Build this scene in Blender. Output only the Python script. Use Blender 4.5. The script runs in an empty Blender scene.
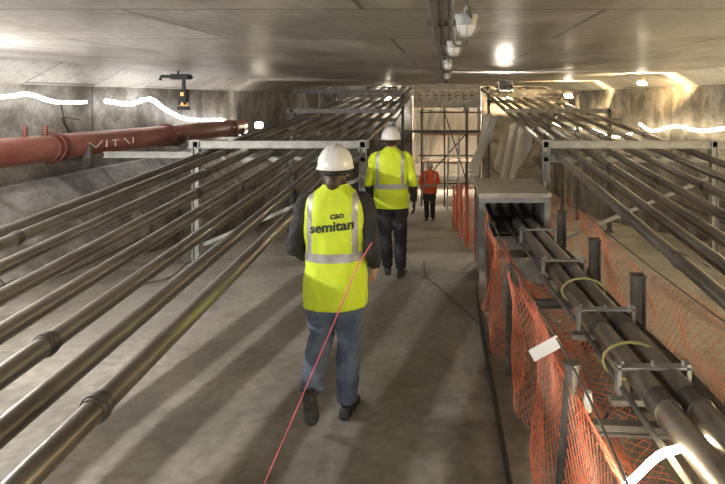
import bpy, bmesh, math, random
from mathutils import Vector, Matrix, noise
from mathutils.bvhtree import BVHTree
random.seed(4)
V=Vector
F=560.0; CX=447.0; CY=97.0
CEIL=0.47; XL=-5.7; XR=4.8
scene=bpy.context.scene
scene.view_settings.view_transform='Standard'
scene.view_settings.look='None'
scene.view_settings.exposure=0.45

def fz(d):
    pts=[(-8,-2.06),(3.5,-2.06),(6.9,-2.2),(10,-2.62),(17.5,-3.84),(22,-4.3),(40,-4.5)]
    for (a,b),(c,e) in zip(pts,pts[1:]):
        if d<=c: return b+(e-b)*(d-a)/(c-a)
    return -4.5
def pipez(d): return -1.25+0.066*d
def onX(px,py,X):
    d=F*X/(px-CX); return V((X,d,(CY-py)*d/F))
def atD(px,py,d): return V(((px-CX)*d/F,d,(CY-py)*d/F))

# ---------------- materials ----------------
def base(name):
    m=bpy.data.materials.new(name); m.use_nodes=True
    nt=m.node_tree; return m,nt,nt.nodes['Principled BSDF']
def mat(name,c1,rough=.5,metal=0,c2=None,scale=6,bump=0,bscale=30,stretch=None,detail=6,dist=.01):
    m,nt,b=base(name)
    b.inputs['Roughness'].default_value=rough; b.inputs['Metallic'].default_value=metal
    b.inputs['Base Color'].default_value=(*c1,1)
    tc=nt.nodes.new('ShaderNodeTexCoord'); mp=nt.nodes.new('ShaderNodeMapping')
    nt.links.new(tc.outputs['Object'],mp.inputs[0])
    if stretch: mp.inputs['Scale'].default_value=stretch
    if c2:
        n=nt.nodes.new('ShaderNodeTexNoise'); n.inputs['Scale'].default_value=scale; n.inputs['Detail'].default_value=detail
        n.inputs['Roughness'].default_value=.62
        nt.links.new(mp.outputs[0],n.inputs['Vector'])
        r=nt.nodes.new('ShaderNodeValToRGB'); r.color_ramp.elements[0].position=.36; r.color_ramp.elements[1].position=.66
        r.color_ramp.elements[0].color=(*c1,1); r.color_ramp.elements[1].color=(*c2,1)
        nt.links.new(n.outputs[0],r.inputs[0]); nt.links.new(r.outputs[0],b.inputs['Base Color'])
    if bump:
        n=nt.nodes.new('ShaderNodeTexNoise'); n.inputs['Scale'].default_value=bscale; n.inputs['Detail'].default_value=5
        nt.links.new(mp.outputs[0],n.inputs['Vector'])
        bp=nt.nodes.new('ShaderNodeBump'); bp.inputs['Strength'].default_value=bump; bp.inputs['Distance'].default_value=dist
        nt.links.new(n.outputs[0],bp.inputs['Height']); nt.links.new(bp.outputs[0],b.inputs['Normal'])
    return m
def emis(name,c,s):
    m,nt,b=base(name)
    b.inputs['Base Color'].default_value=(*c,1)
    b.inputs['Emission Color'].default_value=(*c,1); b.inputs['Emission Strength'].default_value=s
    return m
def concrete(name,a,b_,rough,panels=None,scale=.9,bump=.35,rvar=0.0,stain=None,stretch=(1,1,1)):
    m,nt,b=base(name); L=nt.links.new; N=nt.nodes.new
    tc=N('ShaderNodeTexCoord'); sm=N('ShaderNodeMapping'); sm.inputs['Scale'].default_value=stretch; L(tc.outputs['Object'],sm.inputs[0])
    n1=N('ShaderNodeTexNoise'); n1.inputs['Scale'].default_value=scale; n1.inputs['Detail'].default_value=9; n1.inputs['Roughness'].default_value=.65
    n2=N('ShaderNodeTexNoise'); n2.inputs['Scale'].default_value=14; n2.inputs['Detail'].default_value=8
    L(sm.outputs[0],n1.inputs['Vector']); L(tc.outputs['Object'],n2.inputs['Vector'])
    r=N('ShaderNodeValToRGB'); r.color_ramp.elements[0].position=.33; r.color_ramp.elements[1].position=.68
    r.color_ramp.elements[0].color=(*a,1); r.color_ramp.elements[1].color=(*b_,1)
    L(n1.outputs[0],r.inputs[0])
    r2=N('ShaderNodeValToRGB'); r2.color_ramp.elements[0].position=.3; r2.color_ramp.elements[1].position=.62
    r2.color_ramp.elements[0].color=(.66,.66,.66,1); r2.color_ramp.elements[1].color=(1,1,1,1)
    L(n2.outputs[0],r2.inputs[0])
    def mul(x,y):
        mx=N('ShaderNodeMix'); mx.data_type='RGBA'; mx.blend_type='MULTIPLY'; mx.inputs[0].default_value=1
        L(x,mx.inputs[6]); L(y,mx.inputs[7]); return mx.outputs[2]
    out=mul(r.outputs[0],r2.outputs[0]); hgt=n2.outputs[0]
    if stain:
        n3=N('ShaderNodeTexNoise'); n3.inputs['Scale'].default_value=stain[0]; n3.inputs['Detail'].default_value=7; n3.inputs['Distortion'].default_value=.7
        mp3=N('ShaderNodeMapping'); mp3.inputs['Location'].default_value=(3.1,7.7,0); L(sm.outputs[0],mp3.inputs[0]); L(mp3.outputs[0],n3.inputs['Vector'])
        r3=N('ShaderNodeValToRGB'); r3.color_ramp.elements[0].position=.40; r3.color_ramp.elements[1].position=.54
        r3.color_ramp.elements[0].color=(*stain[1],1); r3.color_ramp.elements[1].color=(1,1,1,1)
        L(n3.outputs[0],r3.inputs[0]); out=mul(out,r3.outputs[0])
    if panels:
        bt=N('ShaderNodeTexBrick'); bt.offset=panels[4] if len(panels)>4 else 0.0
        bt.inputs['Color1'].default_value=(1,1,1,1); bt.inputs['Color2'].default_value=(.80,.80,.80,1); bt.inputs['Mortar'].default_value=(.3,.29,.28,1)
        bt.inputs['Scale'].default_value=1; bt.inputs['Mortar Size'].default_value=panels[2]; bt.inputs['Mortar Smooth'].default_value=.3
        bt.inputs['Brick Width'].default_value=panels[0]; bt.inputs['Row Height'].default_value=panels[1]
        mp=N('ShaderNodeMapping'); mp.inputs['Rotation'].default_value=panels[3]
        L(tc.outputs['Object'],mp.inputs[0]); L(mp.outputs[0],bt.inputs['Vector'])
        out=mul(out,bt.outputs['Color'])
    L(out,b.inputs['Base Color'])
    bp=N('ShaderNodeBump'); bp.inputs['Strength'].default_value=bump; bp.inputs['Distance'].default_value=.012
    L(hgt,bp.inputs['Height']); L(bp.outputs[0],b.inputs['Normal'])
    mr=N('ShaderNodeMapRange'); mr.inputs['From Min'].default_value=.3; mr.inputs['From Max'].default_value=.7
    mr.inputs['To Min'].default_value=rough-rvar; mr.inputs['To Max'].default_value=rough+rvar
    L(n1.outputs[0],mr.inputs[0]); L(mr.outputs[0],b.inputs['Roughness'])
    return m
M={}
M['floor']=concrete('floor_concrete',(.21,.193,.165),(.38,.355,.315),.48,scale=.8,rvar=.17,stain=(.6,(.62,.60,.57)))
M['ceil']=concrete('ceiling_concrete',(.42,.405,.375),(.66,.64,.60),.42,panels=(2.6,1.5,.018,(0,0,0),.5),scale=.7,bump=.14,rvar=.15,stain=(1.3,(.72,.70,.66)),stretch=(1,.5,1))
M['wall']=concrete('wall_concrete',(.17,.16,.148),(.38,.365,.34),.7,panels=(3.0,2.6,.02,(0,math.radians(90),math.radians(90))),scale=1.3,stain=(1.6,(.50,.48,.45)))
M['dwall']=concrete('dark_concrete',(.05,.048,.045),(.14,.13,.12),.8)
M['lint']=concrete('lintel_concrete',(.38,.37,.35),(.58,.56,.53),.7,scale=3)
M['pipe']=mat('worn_steel',(.13,.118,.10),.30,.75,c2=(.42,.39,.35),scale=5,bump=.12,bscale=40,stretch=(1,.15,1))
M['collar']=mat('collar_steel',(.07,.065,.06),.45,.6,c2=(.16,.15,.14))
M['galv']=mat('galvanised_steel',(.26,.27,.26),.5,.35,c2=(.38,.39,.37),scale=8,bump=.1)
M['dsteel']=mat('dark_steel',(.09,.088,.082),.5,.5,c2=(.18,.17,.16),scale=9)
M['red']=mat('red_oxide_paint',(.20,.06,.045),.5,0,c2=(.34,.14,.11),scale=4,bump=.15,stretch=(1,.3,1))
M['redring']=mat('coupling_paint',(.10,.03,.025),.5,.2,c2=(.22,.08,.06))
M['black']=mat('black_rubber',(.015,.015,.015),.5,0,c2=(.03,.03,.03))
M['grubber']=mat('dusty_rubber',(.07,.065,.06),.7,0,c2=(.13,.12,.11),scale=12)
M['net']=mat('orange_netting_plastic',(.78,.20,.10),.5,0,c2=(.55,.22,.15),scale=3)
M['white']=mat('white_plastic',(.8,.8,.78),.35,0,c2=(.7,.7,.68))
M['glass']=mat('frosted_glass',(.75,.75,.72),.15,0)
M['ledL']=emis('led_white',(1,.97,.92),11)
M['ledR']=emis('led_warm',(1,.82,.50),13)
M['ledN']=emis('led_near',(1,.84,.55),70)
M['lamp']=emis('fill_lamp_warm_white',(1,.92,.82),40)
M['hot']=emis('work_lamp_glow',(1,.88,.68),60)
M['yel']=mat('hi_vis_yellow',(.55,.72,.02),.65,0,c2=(.63,.80,.03),scale=5,bump=.25,bscale=18)
M['orange']=mat('hi_vis_orange',(.85,.14,.04),.65,0,c2=(.75,.11,.03),bump=.2)
M['refl']=mat('reflective_tape',(.34,.35,.34),.35,.2,c2=(.44,.45,.44),scale=20)
M['dark']=mat('black_cloth',(.012,.012,.014),.8,0,c2=(.028,.027,.03),bump=.3,bscale=25)
M['jeans']=mat('blue_denim',(.055,.075,.115),.85,0,c2=(.12,.155,.22),scale=7,bump=.3,bscale=60)
M['ltrous']=mat('black_trousers',(.012,.013,.018),.8,0,c2=(.03,.03,.038),bump=.3)
M['skin']=mat('skin',(.55,.32,.23),.5,0,c2=(.62,.37,.27),scale=20)
M['hair']=mat('brown_hair',(.03,.018,.01),.5,0,c2=(.08,.045,.025),scale=40,bump=.6,bscale=90,stretch=(1,1,.15))
M['helmet']=mat('helmet_plastic',(.78,.78,.76),.25,0)
M['shoe']=mat('black_shoe',(.015,.014,.013),.5,0,c2=(.03,.028,.025))
M['sole']=mat('shoe_sole',(.035,.033,.03),.7,0,c2=(.07,.065,.06),scale=40,bump=.6,bscale=60)
M['eye']=mat('eye_white',(.8,.8,.78),.2); M['iris']=mat('iris_dark',(.03,.02,.01),.2); M['lips']=mat('lips',(.45,.16,.13),.5)
M['ink']=mat('dark_ink',(.02,.03,.03),.7)
M['pink']=mat('pink_cord',(.80,.16,.22),.6)
M['strap']=mat('yellow_strap',(.42,.40,.16),.6)
M['ply']=mat('plywood',(.60,.52,.40),.7,0,c2=(.76,.69,.57),scale=1.2,stretch=(3,1,.6))
M['timber']=mat('timber',(.35,.20,.09),.7,0,c2=(.5,.32,.16),scale=4,stretch=(1,1,.2))
M['red2']=mat('red_plastic',(.5,.04,.02),.4)
M['alu']=mat('aluminium',(.5,.5,.5),.35,.7)
m,nt,b=base('plastic_sheeting'); b.inputs['Base Color'].default_value=(.88,.88,.86,1); b.inputs['Roughness'].default_value=.3
b.inputs['Alpha'].default_value=.45; M['sheet']=m

# ---------------- mesh helpers ----------------
def mk(name,bm,mats,smooth=True,parent=None,recentre=True,autos=True):
    bmesh.ops.recalc_face_normals(bm,faces=bm.faces)
    me=bpy.data.meshes.new(name); bm.to_mesh(me); bm.free()
    o=bpy.data.objects.new(name,me); scene.collection.objects.link(o)
    for k in (mats if isinstance(mats,(list,tuple)) else [mats]): me.materials.append(M[k])
    if smooth:
        for p in me.polygons: p.use_smooth=True
        if autos:
            try: me.set_sharp_from_angle(angle=math.radians(40))
            except Exception: pass
    if recentre and parent is None and len(me.vertices):
        xs=[v.co for v in me.vertices]
        c=V([(min(v[i] for v in xs)+max(v[i] for v in xs))/2 for i in range(3)])
        me.transform(Matrix.Translation(-c)); o.location=c
    if parent: o.parent=parent
    return o
def empty(name,loc=(0,0,0)):
    e=bpy.data.objects.new(name,None); scene.collection.objects.link(e); e.location=loc; e.empty_display_size=.1; return e
def light(kind,parent,loc,power,col,size=.1,rot=(0,0,0),name='bulb'):
    l=bpy.data.lights.new(name,kind); l.energy=power; l.color=col
    if kind=='AREA': l.shape='RECTANGLE'; l.size=size; l.size_y=size*.8
    else: l.shadow_soft_size=size
    o=bpy.data.objects.new(name,l); scene.collection.objects.link(o); o.parent=parent; o.location=loc; o.rotation_euler=rot
def setm(bm,n0,mi):
    bm.faces.ensure_lookup_table()
    for f in bm.faces[n0:]: f.material_index=mi
def obox(bm,p0,p1,w,h,mi=0):
    n0=len(bm.faces)
    d=(p1-p0).normalized(); ref=V((1,0,0)) if abs(d.z)>.9 else V((0,0,1))
    s=d.cross(ref).normalized(); u=s.cross(d)
    vs=[]
    for p in (p0,p1):
        for a,b in ((-1,-1),(1,-1),(1,1),(-1,1)): vs.append(bm.verts.new(p+s*a*w/2+u*b*h/2))
    for q in ((0,1,2,3),(4,7,6,5),(0,4,5,1),(1,5,6,2),(2,6,7,3),(3,7,4,0)): bm.faces.new([vs[i] for i in q])
    setm(bm,n0,mi)
def box(bm,c,s,mi=0):
    obox(bm,V((c[0],c[1]-s[1]/2,c[2])),V((c[0],c[1]+s[1]/2,c[2])),s[0],s[2],mi)
def ibeam(bm,p0,p1,w,h,t=.012,mi=0):
    d=(p1-p0).normalized(); ref=V((1,0,0)) if abs(d.z)>.9 else V((0,0,1))
    s=d.cross(ref).normalized(); u=s.cross(d)
    for k in (-1,1): obox(bm,p0+u*k*(h-t)/2,p1+u*k*(h-t)/2,w,t,mi)
    obox(bm,p0,p1,t,h-2*t,mi)
def cat(pts,n):
    P=[pts[0]*2-pts[1]]+list(pts)+[pts[-1]*2-pts[-2]]; out=[]
    for i in range(1,len(P)-2):
        for k in range(n):
            t=k/n; a,b,c,d=P[i-1:i+3]
            out.append(.5*((2*b)+(c-a)*t+(2*a-5*b+4*c-d)*t*t+(3*b-a-3*c+d)*t**3))
    out.append(P[-2]); return out
def tube(bm,pts,rad,seg=14,sub=1,mi=0,cap=True,flat=(1,1)):
    n0=len(bm.faces)
    pts=[V(p) for p in pts]
    if not isinstance(rad,(list,tuple)): rad=[rad]*len(pts)
    if sub>1:
        rr=cat([V((r,0,0)) for r in rad],sub); pts=cat(pts,sub); rad=[max(r.x,.0005) for r in rr]
    n=len(pts); T=[]
    for i in range(n):
        a=pts[max(i-1,0)]; b=pts[min(i+1,n-1)]; T.append((b-a).normalized())
    ref=V((0,0,1)) if abs(T[0].z)<.9 else V((1,0,0))
    s=T[0].cross(ref).normalized(); rings=[]
    for i in range(n):
        s=(s-T[i]*s.dot(T[i])).normalized(); u=s.cross(T[i])
        rings.append([bm.verts.new(pts[i]+(s*math.cos(a)*flat[0]+u*math.sin(a)*flat[1])*rad[i]) for a in [2*math.pi*k/seg for k in range(seg)]])
    for A,B in zip(rings,rings[1:]):
        for k in range(seg): bm.faces.new((A[k],A[(k+1)%seg],B[(k+1)%seg],B[k]))
    if cap:
        for R,p,t,r in ((rings[0],pts[0],-T[0],rad[0]),(rings[-1],pts[-1],T[-1],rad[-1])):
            c=bm.verts.new(p+t*(r*.5 if cap=='round' else 0))
            for k in range(seg): bm.faces.new((R[k],R[(k+1)%seg],c))
    setm(bm,n0,mi)
def ell(bm,c,r,rot=None,mi=0,seg=20):
    n0=len(bm.faces)
    mt=Matrix.Translation(V(c))@(rot.to_4x4() if rot else Matrix())@Matrix.Diagonal((*r,1))
    bmesh.ops.create_uvsphere(bm,u_segments=seg,v_segments=seg//2+2,radius=1,matrix=mt)
    setm(bm,n0,mi)
def apply_mods(o):
    dg=bpy.context.evaluated_depsgraph_get(); dg.update()
    me=bpy.data.meshes.new_from_object(o.evaluated_get(dg)); old=o.data
    o.modifiers.clear(); o.data=me
    return o

# ---------------- shell ----------------
bm=bmesh.new()
ds=[-6,-3,0,2,3.5,5,6.9,8,10,12,14,16,17.5,20,22,26,30,36]
rows=[[bm.verts.new((x,d,fz(d))) for x in (XL-.1,-3,0,3,XR+.1)] for d in ds]
for A,B in zip(rows,rows[1:]):
    for k in range(4): bm.faces.new((A[k],A[k+1],B[k+1],B[k]))
o=mk('floor',bm,'floor',False)
bm=bmesh.new()
prof=[(XL,CEIL-.3),(XL+.55,CEIL),(0,CEIL),(XR-.5,CEIL),(XR,CEIL-.25)]
def ext(bm,prof,d0,d1,mi=0):
    n0=len(bm.faces)
    A=[bm.verts.new((x,d0,z)) for x,z in prof]; B=[bm.verts.new((x,d1,z)) for x,z in prof]
    for k in range(len(prof)-1): bm.faces.new((A[k],A[k+1],B[k+1],B[k]))
    setm(bm,n0,mi)
ext(bm,prof,-6,36)
mk('ceiling',bm,'ceil',False)
bm=bmesh.new(); ext(bm,[(XL,CEIL-.28),(XL,-1.15),(XL+.15,-1.15),(XL+.95,-2.0),(XL+.95,-4.6)],-6,36); mk('wall_left',bm,'wall',False)
bm=bmesh.new(); ext(bm,[(XR,CEIL-.24),(XR,-4.6)],-6,36); mk('wall_right',bm,'wall',False)
bm=bmesh.new()
for x0,x1 in ((XL,-1.55),(1.55,XR)): box(bm,((x0+x1)/2,25.4,-2.0),(x1-x0,.5,5.2))
mk('wall_head',bm,'wall',False)
bm=bmesh.new(); box(bm,(0,31.5,-2),(11,.2,5.4)); mk('wall_end',bm,'ply',False)

e=empty('concrete_lintel',(0,0,0))
bm=bmesh.new(); box(bm,(0,19.2,.04),(2.3,.35,.8)); mk('beam',bm,'lint',False,parent=e,recentre=False)
bm=bmesh.new()
for k,x in enumerate([-.9,-.65,-.4,-.15,.1,.35,.6,.85]):
    obox(bm,V((x-.05,19.02,-.1)),V((x-.05,19.02,.2)),.03,.012); obox(bm,V((x-.05,19.02,.18 if k%2 else -.08)),V((x+.08,19.02,.18 if k%2 else -.08)),.012,.03)
    obox(bm,V((x-.05,19.02,.05)),V((x+.07,19.02,.05)),.012,.03)
mk('graffiti',bm,'dwall',False,parent=e,recentre=False)

# ---------------- long steel pipes ----------------
def long_pipe(x,r=.045):
    bm=bmesh.new(); d0=.55; d1=25.1
    P=lambda d: V((x,d,pipez(d)))
    tube(bm,[P(d0),P(8),P(16),P(d1)],r,seg=18)
    d=d0+random.uniform(.8,3.6)
    while d<25:
        tube(bm,[P(d-.03),P(d+.03)],r*1.10,seg=18,mi=1)
        tube(bm,[P(d-.01),P(d+.01)],r*1.22,seg=18,mi=1)
        d+=3.7
    return mk('steel_pipe',bm,['pipe','collar'])
for x in (-1.26,-1.5,-1.76,-2.04,-2.35,-2.68,-3.02,-3.22): long_pipe(x)
for x in (1.45,1.68,1.92,2.22,2.55,2.92,3.32): long_pipe(x)

# ---------------- support frames ----------------
def frame(d,xs,x0,x1,stub=None,mat_='galv'):
    bm=bmesh.new(); zb=pipez(d)+.105
    ibeam(bm,V((x0,d,zb)),V((x1,d,zb)),.09,.1)
    ibeam(bm,V((x0,d,pipez(d)-.095)),V((x1,d,pipez(d)-.095)),.07,.08)
    for x in xs:
        ibeam(bm,V((x,d,fz(d)+.01)),V((x,d,zb+.05)),.09,.09)
        box(bm,(x,d,fz(d)+.015),(.2,.2,.025)); box(bm,(x,d,zb+.055),(.13,.13,.015))
        for a in (-.07,.07):
            tube(bm,[(x+a,d-.07,fz(d)+.02),(x+a,d-.07,fz(d)+.05)],.012,seg=6)
    if stub: ibeam(bm,V((stub[0],d,zb-.14)),V((stub[1],d,zb-.14)),.08,.08)
    for a,b in zip(xs,xs[1:]):
        obox(bm,V((a,d+.06,fz(d)+.25)),V((b,d+.06,zb-.45)),.02,.05)
    return mk('steel_support_frame',bm,mat_,False)
frame(7.6,(-3.4,-1.14),-3.5,-1.06,stub=(-4.65,-3.44))
frame(7.6,(1.34,3.62),1.3,4.7)
frame(18,(-3.6,-1.42),-3.7,-1.36,mat_='dsteel')
frame(18,(1.34,3.7),1.28,3.9,mat_='dsteel')
frame(12.6,(-3.5,),-3.6,-1.15,mat_='dsteel')
frame(12.6,(3.65,),1.3,3.9,mat_='dsteel')
bm=bmesh.new(); ibeam(bm,V((-4.8,17.6,.17)),V((-1.4,17.6,.17)),.1,.13); ibeam(bm,V((1.3,17.6,.17)),V((4.2,17.6,.17)),.1,.13)
ibeam(bm,V((-1.4,17.9,-1.1)),V((1.3,17.9,-1.1)),.08,.09)
for x in (-4.7,4.1): ibeam(bm,V((x,17.6,fz(17.6))),V((x,17.6,.17)),.1,.1)
mk('steel_tie_beam',bm,'dsteel',False)

# ---------------- red wall pipe ----------------
bm=bmesh.new()
xp=-5.22; zz=lambda d:-.58-.012*d
tube(bm,[(xp,d,zz(d)) for d in (-4,2,6,10,14.2)],.175,seg=28)
for d in (-2,1,4.3,7.4,10.4,13.4):
    tube(bm,[(xp,d-.1,zz(d)),(xp,d+.1,zz(d))],.19,seg=28,mi=1); tube(bm,[(xp,d-.02,zz(d)),(xp,d+.02,zz(d))],.21,seg=28,mi=1)
    box(bm,(xp-.2,d+.5,zz(d)-.22),(.5,.06,.06),2); box(bm,(xp,d+.5,zz(d)-.1),(.4,.05,.2),2)
# hand-painted marks on the pipe side
for d0,z0,d1,z1 in ((7.9,.03,8.05,-.05),(8.05,-.05,8.2,.04),(8.3,.04,8.3,-.06),(8.45,.03,8.6,.03),(8.52,.03,8.52,-.06),(8.75,.04,8.9,-.05),(9.0,.04,9.0,-.05)):
    obox(bm,V((xp+.176,d0,zz(d0)+z0)),V((xp+.176,d1+.001,zz(d1)+z1)),.008,.014,3)
for d in (6.9,7.25): tube(bm,[(xp+.02,d,zz(d)+.17),(xp+.02,d,zz(d)+.3)],.03,seg=10,mi=1)
mk('red_water_main',bm,['red','redring','dsteel','white'])

# ---------------- LED rope lights ----------------
def rope(name,pts,m,r=.022,sub=5):
    bm=bmesh.new(); tube(bm,pts,r,seg=6,sub=sub,cap=True); return mk(name,bm,m)
XW=-5.5
rope('led_rope_light',[V((XW,-4,.02)),V((XW,-1,-.05)),V((XW,2,.05)),V((XW,5,-.02)),onX(0,97,XW),onX(28,94,XW),onX(55,102,XW),onX(86,102,XW)],'ledL',.028,sub=3)
rope('led_rope_light',[onX(106,101,XW),onX(130,104,XW),onX(150,99,XW),onX(166,110,XW),onX(186,119,XW),onX(208,120,XW),onX(226,121,XW),onX(236,134,XW),onX(246,131,XW)],'ledL',.038,sub=3)
XQ=4.62
rope('led_rope_light',[onX(640,124,XQ),onX(652,131,XQ),onX(675,126,XQ),onX(700,131,XQ),onX(728,128,XQ),V((XQ,7,-.3)),V((XQ,5,-.2)),V((XQ,2,-.3)),V((XQ,-1,-.2)),V((XQ,-4,-.3))],'ledR',.034,sub=3)
rope('led_rope_light',[V((4.55,13.8,-.9)),V((4.55,15.5,-1.1)),V((4.55,18,-1.0)),V((4.55,21,-1.2)),V((4.55,24,-1.1))],'ledR',.03,sub=3)
rope('led_rope_light',[atD(626,486,2.05),atD(640,473,2.08),atD(652,461,2.12),atD(664,453,2.15),atD(678,449,2.2),atD(692,444,2.22),atD(710,439,2.28),atD(726,438,2.3),atD(770,436,2.4)],'ledN',.014,sub=4)

bm=bmesh.new()
tube(bm,[onX(60,100,XW+.06),onX(66,125,XW+.06),onX(72,135,XW+.06),onX(62,118,XW+.06),onX(80,120,XW+.06)],.008,sub=4,seg=6)
mk('rope_light_cable',bm,'black')

e=empty('hanging_signal_lamp',(-4.8,10,0))
bm=bmesh.new()
tube(bm,[(-.32,0,.30),(-.3,0,.37),(.25,0,.35)],.03,seg=10); box(bm,(.05,0,.36),(.3,.16,.1)); tube(bm,[(.1,0,.36),(.1,0,.12)],.035,seg=10)
box(bm,(.1,0,0),(.13,.13,.28)); tube(bm,[(0,0,.37),(0,0,.465)],.02,seg=8); box(bm,(.1,0,-.2),(.16,.16,.05))
mk('housing',bm,'black',False,parent=e)
M['amber']=emis('amber_lens',(1,.45,.15),1.0)
bm=bmesh.new(); tube(bm,[(.1,0,-.15),(.1,0,-.1)],.07,seg=12); box(bm,(.1,-.07,.05),(.05,.02,.06)); mk('lens',bm,'amber',parent=e)

# ---------------- ceiling services ----------------
bm=bmesh.new()
for x,r in ((-.07,.02),(-.03,.012),(.02,.016)):
    tube(bm,[(x,d,CEIL-.035-(.01 if i%2 else 0)) for i,d in enumerate((.4,3,6,9,12,15,18))],r,seg=8)
for d in [1+1.2*i for i in range(14)]: box(bm,(-.02,d,CEIL-.022),(.2,.04,.035))
tube(bm,[(.02,1.6,.44),(.06,1.9,.36),(.1,2.3,.33),(.09,2.6,.40)],.006,seg=6,sub=5)
tube(bm,[(.09,2.6,.38),(.11,3.1,.30),(.06,3.6,.33),(.04,3.95,.40)],.006,seg=6,sub=5)
tube(bm,[(.04,4.1,.40),(.06,4.8,.33),(.02,5.4,.34),(.02,6,.42)],.006,seg=6,sub=5)
mk('ceiling_conduit',bm,'dsteel')
def bulk(x,d,z,lit=0,col=(1,.96,.92),zp=0):
    e=empty('bulkhead_or_fill_lamp',(x,d,z))
    bm=bmesh.new(); tube(bm,[(0,0,.05),(0,0,.07)],.055,seg=20); tube(bm,[(0,0,.02),(0,0,.055)],.05,seg=20); tube(bm,[(0,0,.07),(0,0,CEIL-z-.004)],.012,seg=8)
    for a in range(4):
        t=a*math.pi/4; P=[V((math.cos(t)*.056*math.cos(q),math.sin(t)*.056*math.cos(q),.02-.06*math.sin(q))) for q in [math.pi*i/8 for i in range(9)]]
        tube(bm,P,.003,seg=5)
    mk('housing_and_guard',bm,'galv',parent=e)
    bm=bmesh.new(); ell(bm,(0,0,.02),(.047,.047,.052)); mk('glass_globe',bm,'lamp' if lit else 'glass',parent=e)
    if lit: light('POINT',e,(0,0,-.09),lit,col,.02)
bulk(.09,2.6,.31); bulk(.05,4.05,.33); bulk(.01,6.1,.33); bulk(.0,9.5,.33)
bulk(-1.6,-2.2,.30,30); bulk(1.8,-2.0,.30,30)  # unseen fill lamps, added behind the camera
for d,p in ((-1.6,110),(1.2,200),(4.2,210)): bulk(-4.35,d,-.12+.066*d,p,(1,.955,.90))  # added out of view: boost the rope light and stripe the floor with pipe shadows
for d,p in ((-1.0,70),(3.4,170)): bulk(4.0,d,-.05+.066*d,p,(1,.76,.44))  # warm fill lamps added out of view beside the right bay
rd=math.radians
def worklamp(p,pw=150,s=1,rz=0,tilt=0,col=(1,.9,.76)):   # positive tilt = aimed downward
    e=empty('work_or_fill_floodlight',p); e.rotation_euler=(tilt,0,rz)
    bm=bmesh.new(); box(bm,(0,.05,0),(.24*s,.08,.2*s)); obox(bm,V((-.14*s,0,-.12*s)),V((-.14*s,0,.1*s)),.02,.02); obox(bm,V((.14*s,0,-.12*s)),V((.14*s,0,.1*s)),.02,.02); obox(bm,V((-.15*s,0,-.12*s)),V((.15*s,0,-.12*s)),.02,.02)
    mk('housing',bm,'dsteel',False,parent=e)
    bm=bmesh.new(); box(bm,(0,-.01,0),(.2*s,.03,.16*s)); mk('lens',bm,'hot',False,parent=e)
    light('AREA',e,(0,-.05,0),pw,col,.2*s,(math.radians(90),0,0))
worklamp((-.3,27.5,-.1),900,tilt=rd(25)); worklamp((.9,26.5,-.6),2300,rz=math.pi); worklamp((-.9,26.5,-1.2),1600,rz=math.pi,col=(1,.78,.5)); worklamp((-4.9,14.6,-.72),50,s=.7)
worklamp((2.6,24.6,0),600,tilt=rd(35),col=(1,.72,.38)); worklamp((3.6,16.6,.05),450,rz=rd(-20),tilt=rd(50),col=(1,.70,.34),s=.8)
worklamp((3.9,11.2,.28),420,rz=rd(-35),tilt=rd(60),col=(1,.68,.30),s=.6)
worklamp((-2.6,24.6,0),350,tilt=rd(20))
worklamp((1.1,10.6,.2),260,rz=math.pi,tilt=rd(30))
worklamp((.9,-3.2,-.7),300,rz=math.pi,tilt=rd(-8),col=(1,.95,.89),s=1.4)  # unseen fill flood added behind the camera for the ceiling and people's backs

# plastic sheeting
def sheet(name,f,nu=40,nv=24,m='sheet'):
    bm=bmesh.new(); g=[[bm.verts.new(f(i/nu,j/nv)) for j in range(nv+1)] for i in range(nu+1)]
    for i in range(nu):
        for j in range(nv): bm.faces.new((g[i][j],g[i+1][j],g[i+1][j+1],g[i][j+1]))
    return mk(name,bm,m,autos=False)
sheet('plastic_sheeting',lambda u,v:V((1.2-.6*v*(1-u*.3)+.10*math.sin(u*25+v*2)*(.3+v),13+4.4*u,-.5-1.9*v*(.55+.45*u)-.4*u*v+.04*math.sin(u*13+v*9))))
sheet('plastic_sheeting',lambda u,v:V((1.95-.5*v+.12*math.sin(v*6+u*15),13+4*u,-.75-1.7*v*(1-.5*u)-.3*u*v)))
sheet('plastic_sheeting',lambda u,v:V((-1.3+1.3*u*(1-.6*v)+.05*math.sin(u*20),23+.15*math.sin(u*18),-.5-2.2*v)))
bm=bmesh.new()
for x in (-1.0,-.1,.8,1.3):
    tube(bm,[(x,22,fz(22)),(x,22,.4)],.03,seg=8); tube(bm,[(x,23.5,fz(23.5)),(x,23.5,.4)],.03,seg=8)
for z in (-3.4,-2.3,-1.4,-.6): tube(bm,[(-1.1,22,z),(1.4,22,z)],.03,seg=8)
for z in (-2.6,-1.5): box(bm,(.2,22.8,z),(2.4,1.2,.05),1)
tube(bm,[(-1,22.05,-3.4),(.8,22.05,-1.4)],.025,seg=8); tube(bm,[(.8,22.05,-3.4),(-.1,22.05,-.6)],.025,seg=8)
mk('scaffolding',bm,['dsteel','timber'])
bm=bmesh.new()
for x in (-.25,.15): obox(bm,V((x+.25,20.6,fz(20.6))),V((x+.32,21.7,-1.5)),.03,.06)
for k in range(9):
    t=(k+.5)/9; obox(bm,V((.0+.07*t,20.6+1.1*t,fz(20.6)+(-1.5-fz(20.6))*t)),V((.4+.07*t,20.6+1.1*t,fz(20.6)+(-1.5-fz(20.6))*t)),.03,.03)
mk('ladder',bm,'alu',False)

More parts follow.
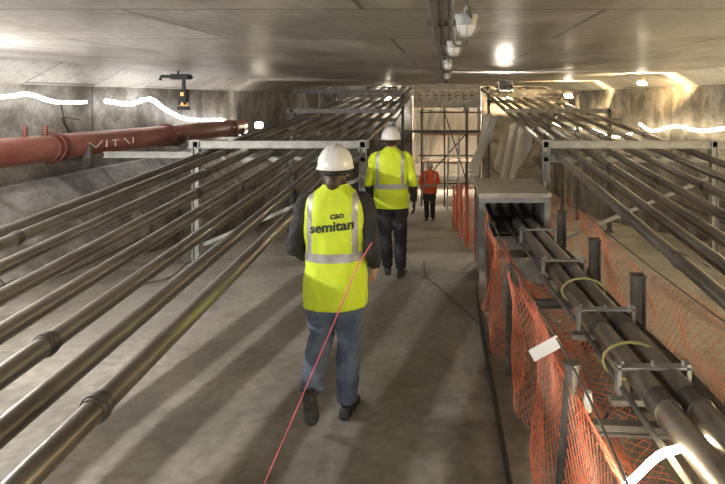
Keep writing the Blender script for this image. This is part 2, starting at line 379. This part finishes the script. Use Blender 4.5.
# ---------------- cable box on the right ----------------
bm=bmesh.new(); D0=6.55; D1=7.6; zt=-1.17; zf=fz(7)
box(bm,(.79,(D0+D1)/2,zt+.03),(.84,D1-D0+.14,.05),0)
box(bm,(.41,(D0+D1)/2,(zt+zf)/2),(.04,D1-D0,zt-zf),1); box(bm,(1.17,(D0+D1)/2,(zt+zf)/2),(.04,D1-D0,zt-zf),1)
box(bm,(.79,D1,(zt+zf)/2),(.8,.04,zt-zf),1); box(bm,(.79,(D0+D1)/2,-1.62),(.74,D1-D0-.05,.03),1)
for x in (.41,1.17): box(bm,(x,D0-.02,(zt+zf)/2-.01),(.07,.06,zt-zf),1)
box(bm,(.79,D0-.02,zt-.03),(.8,.05,.06),1)
box(bm,(.79,D0+.04,(zf-1.6)/2),(.72,.03,-1.6-zf),1)
for i in range(4): tube(bm,[(.55+.15*i,D0+.05,-1.5),(.55+.15*i,D1-.1,-1.45)],.04,seg=10,mi=3)
M['tan']=mat('tan_board',(.42,.38,.31),.6,0,c2=(.52,.47,.40),scale=5)
mk('cable_junction_cabinet',bm,['tan','galv','dsteel','black'],False)

# ---------------- thick service pipes with clamps ----------------
def svc(xo,zo,r):
    bm=bmesh.new(); A=V((.80+xo,6.45,-1.45+zo)); B=V((1.0+xo,1.5,-1.36+zo))
    P=lambda t:A.lerp(B,t)
    tube(bm,[P(0),P(.3),P(.6),P(1)],r,seg=24)
    for t in (.12,.38,.62,.8):
        tube(bm,[P(t-.012),P(t+.012)],r*1.1,seg=24,mi=1)
    return mk('service_pipe',bm,['pipe','collar'])
svc(0,0,.058); svc(.145,.0,.062)
bm=bmesh.new()
for xo,zo,r in ((.255,-.02,.018),(.30,-.03,.013),(-.09,-.03,.014)):
    tube(bm,[(.80+xo+.2*t+.012*math.sin(t*17+xo*30),6.45-4.95*t,-1.45+zo+.09*t-.02*abs(math.sin(t*8))) for t in [i/16 for i in range(17)]],r,seg=8,sub=2)
mk('power_cable_run',bm,'grubber')
bm=bmesh.new()
for d,x in ((5.6,.91),(4.55,.95),(3.5,.99),(2.75,1.01)):
    for k in (-.17,.17): box(bm,(x+k,d,-1.38),(.02,.05,.15))
    box(bm,(x,d,-1.325),(.37,.05,.012)); box(bm,(x,d,-1.49),(.42,.06,.03))
    for k in (-.15,0,.15): tube(bm,[(x+k,d,-1.325),(x+k,d,-1.295)],.010,seg=6)
mk('pipe_clamp_set',bm,'galv',False)
bm=bmesh.new()
for d in (4.0,2.95):
    tube(bm,[(.975+.155*math.cos(a)*1.0,d+.03*math.sin(a),-1.39+.085*math.sin(a)) for a in [math.pi*2*i/16 for i in range(17)]],.008,seg=6)
mk('yellow_strap',bm,'strap')
def post(x,d,zt,lean=0,leanx=0):
    bm=bmesh.new(); z0=fz(d)
    ibeam(bm,V((x+leanx,d+lean,z0)),V((x,d,zt)),.075,.085); box(bm,(x+leanx,d+lean,z0+.01),(.18,.18,.02)); box(bm,(x,d,zt+.005),(.09,.09,.012))
    mk('steel_post',bm,'dsteel',False)
post(1.24,4.7,-1.2); post(1.28,3.75,-1.2); post(1.25,6.1,-1.25)
bm=bmesh.new()
tube(bm,[(.50,2.55,fz(2.5)),(.56,2.5,-1.2)],.03,seg=14); tube(bm,[(.56,2.5,-1.21),(.56,2.5,-1.185)],.036,seg=14)
ibeam(bm,V((.56,2.5,-1.47)),V((1.25,2.5,-1.5)),.05,.05); obox(bm,V((.55,2.5,-1.45)),V((.78,2.1,fz(2.2))),.04,.05)
tube(bm,[(.46,4.2,fz(4.2)),(.47,4.2,-1.25)],.022,seg=12); tube(bm,[(.42,5.6,fz(5.6)),(.42,5.6,-1.25)],.022,seg=12)
ibeam(bm,V((.46,4.2,-1.55)),V((1.15,4.2,-1.55)),.05,.06); ibeam(bm,V((.42,5.6,-1.57)),V((1.15,5.6,-1.57)),.05,.06)
mk('pipe_trestle',bm,['dsteel','strap'])
e=empty('extension_socket',(.66,2.62,-1.42))
bm=bmesh.new(); tube(bm,[(0,0,-.05),(0,0,.04)],.018,seg=12); tube(bm,[(0,0,-.01),(0,0,.01)],.023,seg=12); mk('body',bm,'white',parent=e)
bm=bmesh.new(); tube(bm,[(0,0,-.05),(.02,.03,-.13),(.06,.06,-.17),(.12,.1,-.12)],.007,seg=6,sub=4); mk('cable',bm,'black',parent=e)
bm=bmesh.new(); obox(bm,V((.44,2.9,-1.34)),V((.56,2.8,-1.22)),.01,.06); mk('white_label_tag',bm,'white',False)

# ---------------- orange safety netting ----------------
def net(name,f,L,H,c=.04,th=.0055):
    nu=int(L/c); nv=int(H/c); bm=bmesh.new(); g={}
    def gv(i,j):
        if (i,j) not in g: g[(i,j)]=bm.verts.new(f(i/nu,j/nv))
        return g[(i,j)]
    for i in range(1,nu):
        for j in range(1,nv):
            if (i+j)%2: bm.faces.new((gv(i-1,j),gv(i,j-1),gv(i+1,j),gv(i,j+1)))
    o=mk(name,bm,'net',False); m=o.modifiers.new('w','WIREFRAME'); m.thickness=th; m.use_even_offset=False
    apply_mods(o); return o
def nz(a,b,s=1): return noise.noise(V((a*s,b*s,3.3)))
def inner(u,v):
    d=6.3-4.5*u; sag=.06*abs(math.sin(u*9.5)); top=-1.22-sag; bot=fz(d)+.02
    return V((.42+.12*u+.10*nz(u*9,v*1.5)+.07*math.sin(u*30)*v, d+.06*nz(v*4,u*8), top+(bot-top)*v))
net('orange_safety_netting',inner,4.6,.86,c=.032,th=.005)
def over(u,v):
    d=5.6-3.9*u; x=.52+.1*u+.5*v; z=-1.4-.4*math.sin(v*2.2)+.07*nz(u*7,v*4)
    return V((x+.05*nz(v*5,u*9),d,z-.1*v))
net('orange_safety_netting',over,4.0,.75)
def outer(u,v):
    d=6.6-4.7*u; top=-1.3+.05*math.sin(u*11); bot=fz(d)+.03
    return V((1.5+.12*u+.08*nz(u*8,v*2,1.3)+.1*v,d,top+(bot-top)*v))
net('orange_safety_netting',outer,4.8,.8,c=.042,th=.004)
def farn(u,v):
    d=8.0+6.5*u; top=fz(d)+1.0+.04*math.sin(u*14); bot=fz(d)+.02
    return V((.42-.25*u+.06*math.sin(u*23)+.05*nz(u*8,v*3),d,top+(bot-top)*v))
net('orange_safety_netting',farn,6.6,1.0,c=.07,th=.007)
def farr(u,v):
    d=8.5+5*u; top=fz(d)+.9; bot=fz(d)+.02
    return V((1.9-.2*u+.06*math.sin(u*23),d,top+(bot-top)*v))
net('orange_safety_netting',farr,5,.9,c=.08,th=.006)
bm=bmesh.new()
for d in (8.1,9.7,11.3,12.9,14.4):
    x=.42-.25*(d-8)/6.5; tube(bm,[(x,d,fz(d)),(x,d,fz(d)+1.08)],.018,seg=8)
mk('netting_stake_row',bm,'red2')
bm=bmesh.new(); tube(bm,[(1.5,6.5,-1.28),(1.56,4.2,-1.3),(1.64,1.7,-1.26)],.006,seg=6,sub=4); tube(bm,[(.42,6.4,-1.22),(.5,4.2,-1.27),(.56,2.5,-1.2),(.58,1.6,-1.25)],.006,seg=6,sub=4)
mk('guide_wire',bm,'dsteel')

bm=bmesh.new(); tube(bm,[(.33,1.4,-2.04),(.33,3.4,-2.04),(.31,5,-2.105),(.33,6.4,-2.165)],.016,seg=8,sub=3); mk('black_floor_hose',bm,'black')
bm=bmesh.new()
def fl(px,py):
    d=4.
    for _ in range(30): d=F*(-fz(d))/(py-CY)
    return V(((px-CX)*d/F,d,fz(d)+.01))
tube(bm,[fl(x,y) for x,y in ((424,262),(426,276),(438,288),(452,300),(466,312),(478,326),(492,338))],.006,seg=6,sub=5); mk('floor_cable',bm,'grubber')
bm=bmesh.new()
tube(bm,[fl(x,y) for x,y in ((130,290),(150,283),(170,278),(190,262),(210,258))],.008,seg=6,sub=5); mk('floor_cable',bm,'grubber')

# ---------------- people ----------------
def hand(bm,w,d,n,s):
    d=d.normalized(); s=(s-d*s.dot(d)).normalized(); n=(n-d*n.dot(d)-s*n.dot(s)).normalized()
    for off,L in ((.030,.072),(.010,.082),(-.010,.076),(-.029,.058)):
        k=w+d*.09+s*off
        tube(bm,[w+s*off*.5,w+d*.045+s*off*.9,k],[.014,.016,.0125],seg=8,sub=2,cap='round')
        pts=[k]; a=.25; p=k
        for fr,da in ((.45,.35),(.32,.5),(.23,.4)):
            p=p+(d*math.cos(a)+n*math.sin(a))*L*fr; pts.append(p); a+=da
        tube(bm,pts,[.0105,.0095,.0088,.007],seg=8,sub=2,cap='round')
    b=w+d*.02+s*.022
    tube(bm,[b,b+d*.03+s*.022+n*.006,b+d*.058+s*.03+n*.014,b+d*.082+s*.027+n*.022],[.013,.012,.010,.008],seg=8,sub=2,cap='round')
    ell(bm,w+d*.05,(.016,.016,.016))
def tloft(bm,secs,seg=56,sub=6,wr=0,seed=0,matf=None,caps=False,pw=2.4):
    P=cat([V((a,b,0)) for a,b in [(s[0],s[1]) for s in secs]],sub); Q=cat([V((s[2],s[3],s[4])) for s in secs],sub)
    rings=[]
    for (p,q) in zip(P,Q):
        R=[]
        for k in range(seg):
            a=2*math.pi*k/seg; c,s_=math.cos(a),math.sin(a)
            x=math.copysign(abs(c)**(2/pw),c)*q.x; y=math.copysign(abs(s_)**(2/pw),s_)*q.y
            w=0
            if wr: w=wr*(noise.noise(V((c*2+seed,s_*2,p.x*7)))+.5*noise.noise(V((c*5,s_*5+seed,p.x*14+c*3))))
            R.append(bm.verts.new((x*(1+w),q.z+y*(1+w),p.x)))
        rings.append(R)
    for A,B in zip(rings,rings[1:]):
        for k in range(seg):
            f=bm.faces.new((A[k],A[(k+1)%seg],B[(k+1)%seg],B[k]))
            if matf: f.material_index=matf(f.calc_center_median())
    if caps:
        bm.faces.new(rings[0]); bm.faces.new(rings[-1])
def remesh(o,vs,smooth=4,disp=0,dscale=.06):
    m=o.modifiers.new('r','REMESH'); m.mode='VOXEL'; m.voxel_size=vs; m.use_smooth_shade=True
    m=o.modifiers.new('s','SMOOTH'); m.iterations=smooth; m.factor=.5
    if disp:
        t=bpy.data.textures.new('folds','CLOUDS'); t.noise_scale=dscale; t.noise_depth=1
        m=o.modifiers.new('d','DISPLACE'); m.texture=t; m.strength=disp; m.mid_level=.5; m.texture_coords='LOCAL'
    apply_mods(o)
    for p in o.data.polygons: p.use_smooth=True
def person(name,loc,scale,rotz,pose,look):
    e=empty(name,loc); e.scale=(scale,)*3; e.rotation_euler=(0,0,rotz)
    kw=dict(parent=e,autos=False)
    bm=bmesh.new()
    tloft(bm,[(.74,0,.10,.09,0),(.80,0,.150,.115,0),(.88,0,.168,.130,0),(.97,0,.158,.118,0),(1.03,0,.145,.105,0)],seg=32,sub=3,caps=True,pw=2.2)
    for sd in (-1,1):
        h,k,a=pose['leg'][sd]; h,k,a=V(h),V(k),V(a)
        lo=k.lerp(a,.45)+V((0,-.02,0)); end=a.lerp(k,.02)
        fl_=look.get('flare',.060)
        tube(bm,[h+V((0,0,.03)),h.lerp(k,.35)+V((0,.005,0)),h.lerp(k,.75),k,lo,a.lerp(k,.2),end],[.108,.102,.084,.076,.072,.064,fl_],seg=20,sub=4)
    o=mk('trousers',bm,look['trousers'],**kw); remesh(o,.0095,3,.024,.05)
    for sd in (-1,1):
        a=V(pose['leg'][sd][2]); pit=pose['pitch'].get(sd,0); yaw=pose.get('yaw',{}).get(sd,-.12*sd)
        bm=bmesh.new()
        Y=[(-.068,.018,.035),(-.06,.032,.07),(-.03,.038,.085),(.02,.038,.08),(.07,.043,.062),(.12,.048,.05),(.165,.043,.043),(.19,.028,.034),(.2,.01,.022)]
        YY=cat([V(y) for y in Y],3); rings=[]
        for p in YY:
            R=[]
            for k in range(20):
                t=2*math.pi*k/20; c,s_=math.cos(t),math.sin(t)
                R.append(bm.verts.new((math.copysign(abs(c)**.75,c)*max(p.y,.004),p.x,max(0,p.z/2+math.copysign(abs(s_)**.7,s_)*p.z/2))))
            rings.append(R)
        for A,B in zip(rings,rings[1:]):
            for k in range(20):
                f=bm.faces.new((A[k],A[(k+1)%20],B[(k+1)%20],B[k])); 
                if f.calc_center_median().z<.018: f.material_index=1
        bm.faces.new(rings[0]); bm.faces.new(rings[-1])
        tube(bm,[(0,-.015,.05),(0,-.012,.10),(0,-.008,.15)],[.038,.038,.042],seg=16)
        tube(bm,[(0,-.062,.012),(0,-.02,.012)],.036,seg=12,mi=1,flat=(1,.33)); tube(bm,[(0,.05,.01),(0,.17,.01)],[.044,.038],seg=12,mi=1,flat=(1,.25))
        mt=Matrix.Translation(a)@Matrix.Rotation(yaw,4,'Z')@Matrix.Rotation(pit,4,'X')@Matrix.Translation((0,0,-.085))
        bmesh.ops.transform(bm,matrix=mt,verts=bm.verts)
        mk('shoe_left' if sd<0 else 'shoe_right',bm,['shoe','sole'],**kw)
    bm=bmesh.new(); W=look.get('w',1)
    tloft(bm,[(.80,0,.150*W,.115,0),(.95,0,.150*W,.112,0),(1.08,0,.148*W,.108,0),(1.22,0,.168*W,.112,0),(1.34,0,.165*W,.105,-.005),(1.40,0,.12*W,.085,-.01),(1.44,0,.075,.07,-.01),(1.475,0,.062,.065,-.005)],seg=32,sub=3,caps=True)
    for sd in (-1,1):
        s_,el,wr=[V(q) for q in pose['arm'][sd]]
        tube(bm,[V((s_.x*.55,s_.y-.005,s_.z+.02)),s_,s_.lerp(el,.5),el,el.lerp(wr,.4),wr.lerp(el,.06)],[.056,.060,.056,.052,.048,.042],seg=18,sub=4,cap='round')
    o=mk('jacket',bm,look['jacket'],**kw); remesh(o,.009,3,.02,.05)
    if 'jackf' in look:
        for p in o.data.polygons: p.material_index=look['jackf'](p.center)
    bm=bmesh.new()
    for sd in (-1,1):
        s_,el,wr=[V(q) for q in pose['arm'][sd]]; d=(wr-el).normalized()
        tube(bm,[wr-d*.05,wr+d*.01],[.027,.024],seg=12); hand(bm,wr,d+V((0,.0,-.25)),V((-sd,0,0)),V((0,1,.2)))
    o=mk('hands',bm,look.get('hands','skin'),**kw); remesh(o,.0042,1)
    hc=V((0,.012,1.555)); bm=bmesh.new()
    ell(bm,hc+V((0,-.012,.02)),(.074,.093,.088)); ell(bm,hc+V((0,.03,-.045)),(.056,.058,.07)); ell(bm,hc+V((0,.06,-.095)),(.028,.024,.022))
    tube(bm,[hc+V((0,.085,.015)),hc+V((0,.102,-.015)),hc+V((0,.110,-.035)),hc+V((0,.088,-.042))],[.010,.012,.016,.012],seg=10,sub=3,cap='round')
    for sd in (-1,1):
        ell(bm,hc+V((sd*.076,-.008,-.015)),(.010,.02,.032)); ell(bm,hc+V((sd*.04,.062,-.03)),(.024,.02,.022)); ell(bm,hc+V((sd*.03,.078,.022)),(.026,.012,.008))
    tube(bm,[(0,-.01,1.42),(0,-.005,1.50)],[.058,.052],seg=18)
    o=mk('head',bm,'skin',**kw); remesh(o,.006,3)
    bm=bmesh.new()
    for sd in (-1,1):
        ell(bm,hc+V((sd*.031,.080,.0)),(.014,.010,.009),seg=12); ell(bm,hc+V((sd*.031,.0885,.0)),(.006,.004,.006),mi=1,seg=10)
    ell(bm,hc+V((0,.087,-.064)),(.024,.009,.007),mi=2,seg=12)
    mk('eyes_and_mouth',bm,['eye','iris','lips'],**kw)
    bm=bmesh.new(); ell(bm,hc+V((0,-.025,.012)),(.081,.088,.085))
    if look.get('long'):
        ell(bm,hc+V((0,-.055,-.05)),(.066,.055,.072)); tube(bm,[hc+V((0,-.07,-.05)),hc+V((0,-.085,-.09)),hc+V((.005,-.088,-.115))],[.05,.044,.02],seg=14,sub=3,cap='round')
    else: ell(bm,hc+V((0,-.045,-.03)),(.064,.050,.05))
    o=mk('hair',bm,'hair',**kw); remesh(o,.007,2,.008,.02)
    bm=bmesh.new(); hz=hc.z+.03; N=48; rings=[]
    prof=[(1.09,-.022),(1.07,-.02),(1.015,-.006),(1.0,0)]+[(math.cos(t),math.sin(t)) for t in [math.pi/2*i/14 for i in range(1,15)]]
    for i,(r,z) in enumerate(prof):
        R=[]
        for k in range(N):
            a=2*math.pi*k/N; c,s_=math.cos(a),math.sin(a)
            rr=r; 
            if i<2: rr+=.24*max(0,s_)**3*(1 if i==0 else .85)
            x=c*.103*rr; y=s_*.124*rr
            zz_=z*.122 if i>3 else z
            if i<2: zz_-=.012*max(0,s_)**3
            if i>5:
                for cx_ in (-.03,0,.03):
                    zz_+=.006*math.exp(-((x-cx_)/.006)**2)*(1 if abs(y)<.11 else 0)
            R.append(bm.verts.new((x,y-.008,hz+zz_)))
        rings.append(R)
    for A,B in zip(rings,rings[1:]):
        for k in range(N): bm.faces.new((A[k],A[(k+1)%N],B[(k+1)%N],B[k]))
    bmesh.ops.remove_doubles(bm,verts=rings[-1],dist=.0005)
    o=mk('helmet',bm,'helmet',**kw); m=o.modifiers.new('t','SOLIDIFY'); m.thickness=.004; m.offset=1; apply_mods(o)
    bm=bmesh.new(); tube(bm,[(math.cos(a)*.092,math.sin(a)*.11-.010,hz-.03-(.012 if math.sin(a)<0 else 0)) for a in [2*math.pi*i/32 for i in range(33)]],.012,seg=8,flat=(.5,1))
    box(bm,(0,-.122,hz-.035),(.05,.02,.028)); mk('helmet_harness',bm,'dark',**kw)
    if look.get('vest'):
        vm,hem=look['vest'],look.get('hem',.70)
        def mf(c):
            if 1.015<c.z<1.065: return 1
            if look.get('band2') and .86<c.z<.91: return 1
            if c.z>1.065 and .118*W<abs(c.x)<.152*W and c.z<1.42: return 1
            return 0
        bm=bmesh.new()
        tloft(bm,[(hem,0,.190*W,.154,-.002),(hem+.12,0,.190*W,.152,0),(.95,0,.184*W,.142,0),(1.08,0,.184*W,.136,0),(1.22,0,.190*W,.136,-.002),(1.32,0,.188*W,.128,-.006),(1.385,0,.166*W,.108,-.01),(1.425,0,.118*W,.092,-.012),(1.455,0,.082,.082,-.01),(1.47,0,.076,.078,-.008)],seg=140,sub=10,wr=.07,seed=look.get('seed',0),matf=mf)
        o=mk('vest',bm,[vm,'refl'],**kw)
        if look.get('text'):
            bv=BVHTree.FromPolygons([v.co.copy() for v in o.data.vertices],[tuple(p.vertices) for p in o.data.polygons])
            for body,size,cx,cz,off in look['text']:
                cu=bpy.data.curves.new('t','FONT'); cu.body=body; cu.size=size; cu.align_x='CENTER'; cu.offset=off; cu.resolution_u=3
                to=bpy.data.objects.new('vest_lettering',cu); scene.collection.objects.link(to)
                dg=bpy.context.evaluated_depsgraph_get(); dg.update()
                me=bpy.data.meshes.new_from_object(to.evaluated_get(dg)); bpy.data.objects.remove(to)
                b2=bmesh.new(); b2.from_mesh(me); bmesh.ops.triangulate(b2,faces=b2.faces)
                bmesh.ops.subdivide_edges(b2,edges=[q for q in b2.edges if q.calc_length()>.02],cuts=2)
                for v in b2.verts:
                    x,z=v.co.x*1.06+cx,v.co.y+cz+v.co.x*.12
                    hit=bv.ray_cast(V((x,-1,z)),V((0,1,0)))
                    v.co=V((x,(hit[0].y if hit[0] else -.13)-.007,z))
                mk('vest_lettering',b2,'ink',smooth=False,parent=e)
        m=o.modifiers.new('t','SOLIDIFY'); m.thickness=.004; m.offset=0; apply_mods(o)
    return e
p1=dict(leg={1:((.085,0,.88),(.075,.06,.48),(.058,.06,.085)),-1:((-.085,0,.88),(-.10,.05,.51),(-.112,-.17,.262))},pitch={-1:math.radians(-60)},
 arm={-1:((-.180,0,1.345),(-.245,-.045,1.10),(-.215,.13,.98)),1:((.180,0,1.345),(.235,-.05,1.09),(.225,.12,.93))})
person('woman_in_hi_vis_vest',(-.71,3.57,fz(3.57)),1.03,0,p1,dict(trousers='jeans',jacket='dark',vest='yel',hem=.73,long=True,flare=.068,seed=2.2,
  text=[('semitan',.081,.003,1.205,.0024),('cao',.056,.035,1.280,.0015)]))
p2=dict(leg={1:((.085,0,.88),(.105,.03,.48),(.115,-.03,.085)),-1:((-.085,0,.88),(-.07,.03,.48),(-.045,.07,.085))},pitch={},
 arm={-1:((-.185,0,1.35),(-.245,-.02,1.09),(-.25,.09,.86)),1:((.185,0,1.35),(.250,-.03,1.09),(.26,.06,.84))})
person('man_in_hi_vis_jacket',(-.69,6.9,fz(6.9)),1.075,0,p2,dict(trousers='ltrous',jacket=['dark','yel'],jackf=lambda c:1 if c.z>1.03 or abs(c.x)<.2 else 0,vest='yel',hem=.79,w=1.04,seed=7,hands='dark'))
p3=dict(leg={1:((.085,0,.88),(.09,.05,.48),(.09,-.04,.085)),-1:((-.085,0,.88),(-.09,.08,.48),(-.09,.12,.085))},pitch={},
 arm={-1:((-.19,0,1.36),(-.27,.0,1.12),(-.17,.2,1.08)),1:((.19,0,1.36),(.27,-.02,1.12),(.2,.2,1.02))})
person('worker_in_orange_jacket',(-.53,17.2,fz(17.2)),1.06,math.pi,p3,dict(trousers='ltrous',jacket='orange',vest='orange',hem=.8,w=1.08,seed=4))

bm=bmesh.new()
tube(bm,[V((-.465,3.46,-.90)),atD(356,270,3.28),atD(335,320,3.2),atD(310,378,3.1),atD(285,436,3.02),fl(264,486),fl(240,540)],.004,seg=8,sub=3); mk('pink_cord',bm,'pink')

# ---------------- world & camera ----------------
w=bpy.data.worlds.new('world'); scene.world=w; w.use_nodes=True
w.node_tree.nodes['Background'].inputs[0].default_value=(.92,.93,1,1); w.node_tree.nodes['Background'].inputs[1].default_value=1.0
H=2.06
for o in scene.objects:
    if o.parent is None: o.location.z+=H
cam=bpy.data.cameras.new('camera'); co=bpy.data.objects.new('camera',cam); scene.collection.objects.link(co)
co.location=(0,0,H); co.rotation_euler=(math.pi/2,0,0)
cam.sensor_width=36; cam.lens=F/725*36; cam.shift_x=-(CX-362.5)/725; cam.shift_y=-(242-CY)/725
cam.clip_start=.05; cam.clip_end=200
scene.camera=co
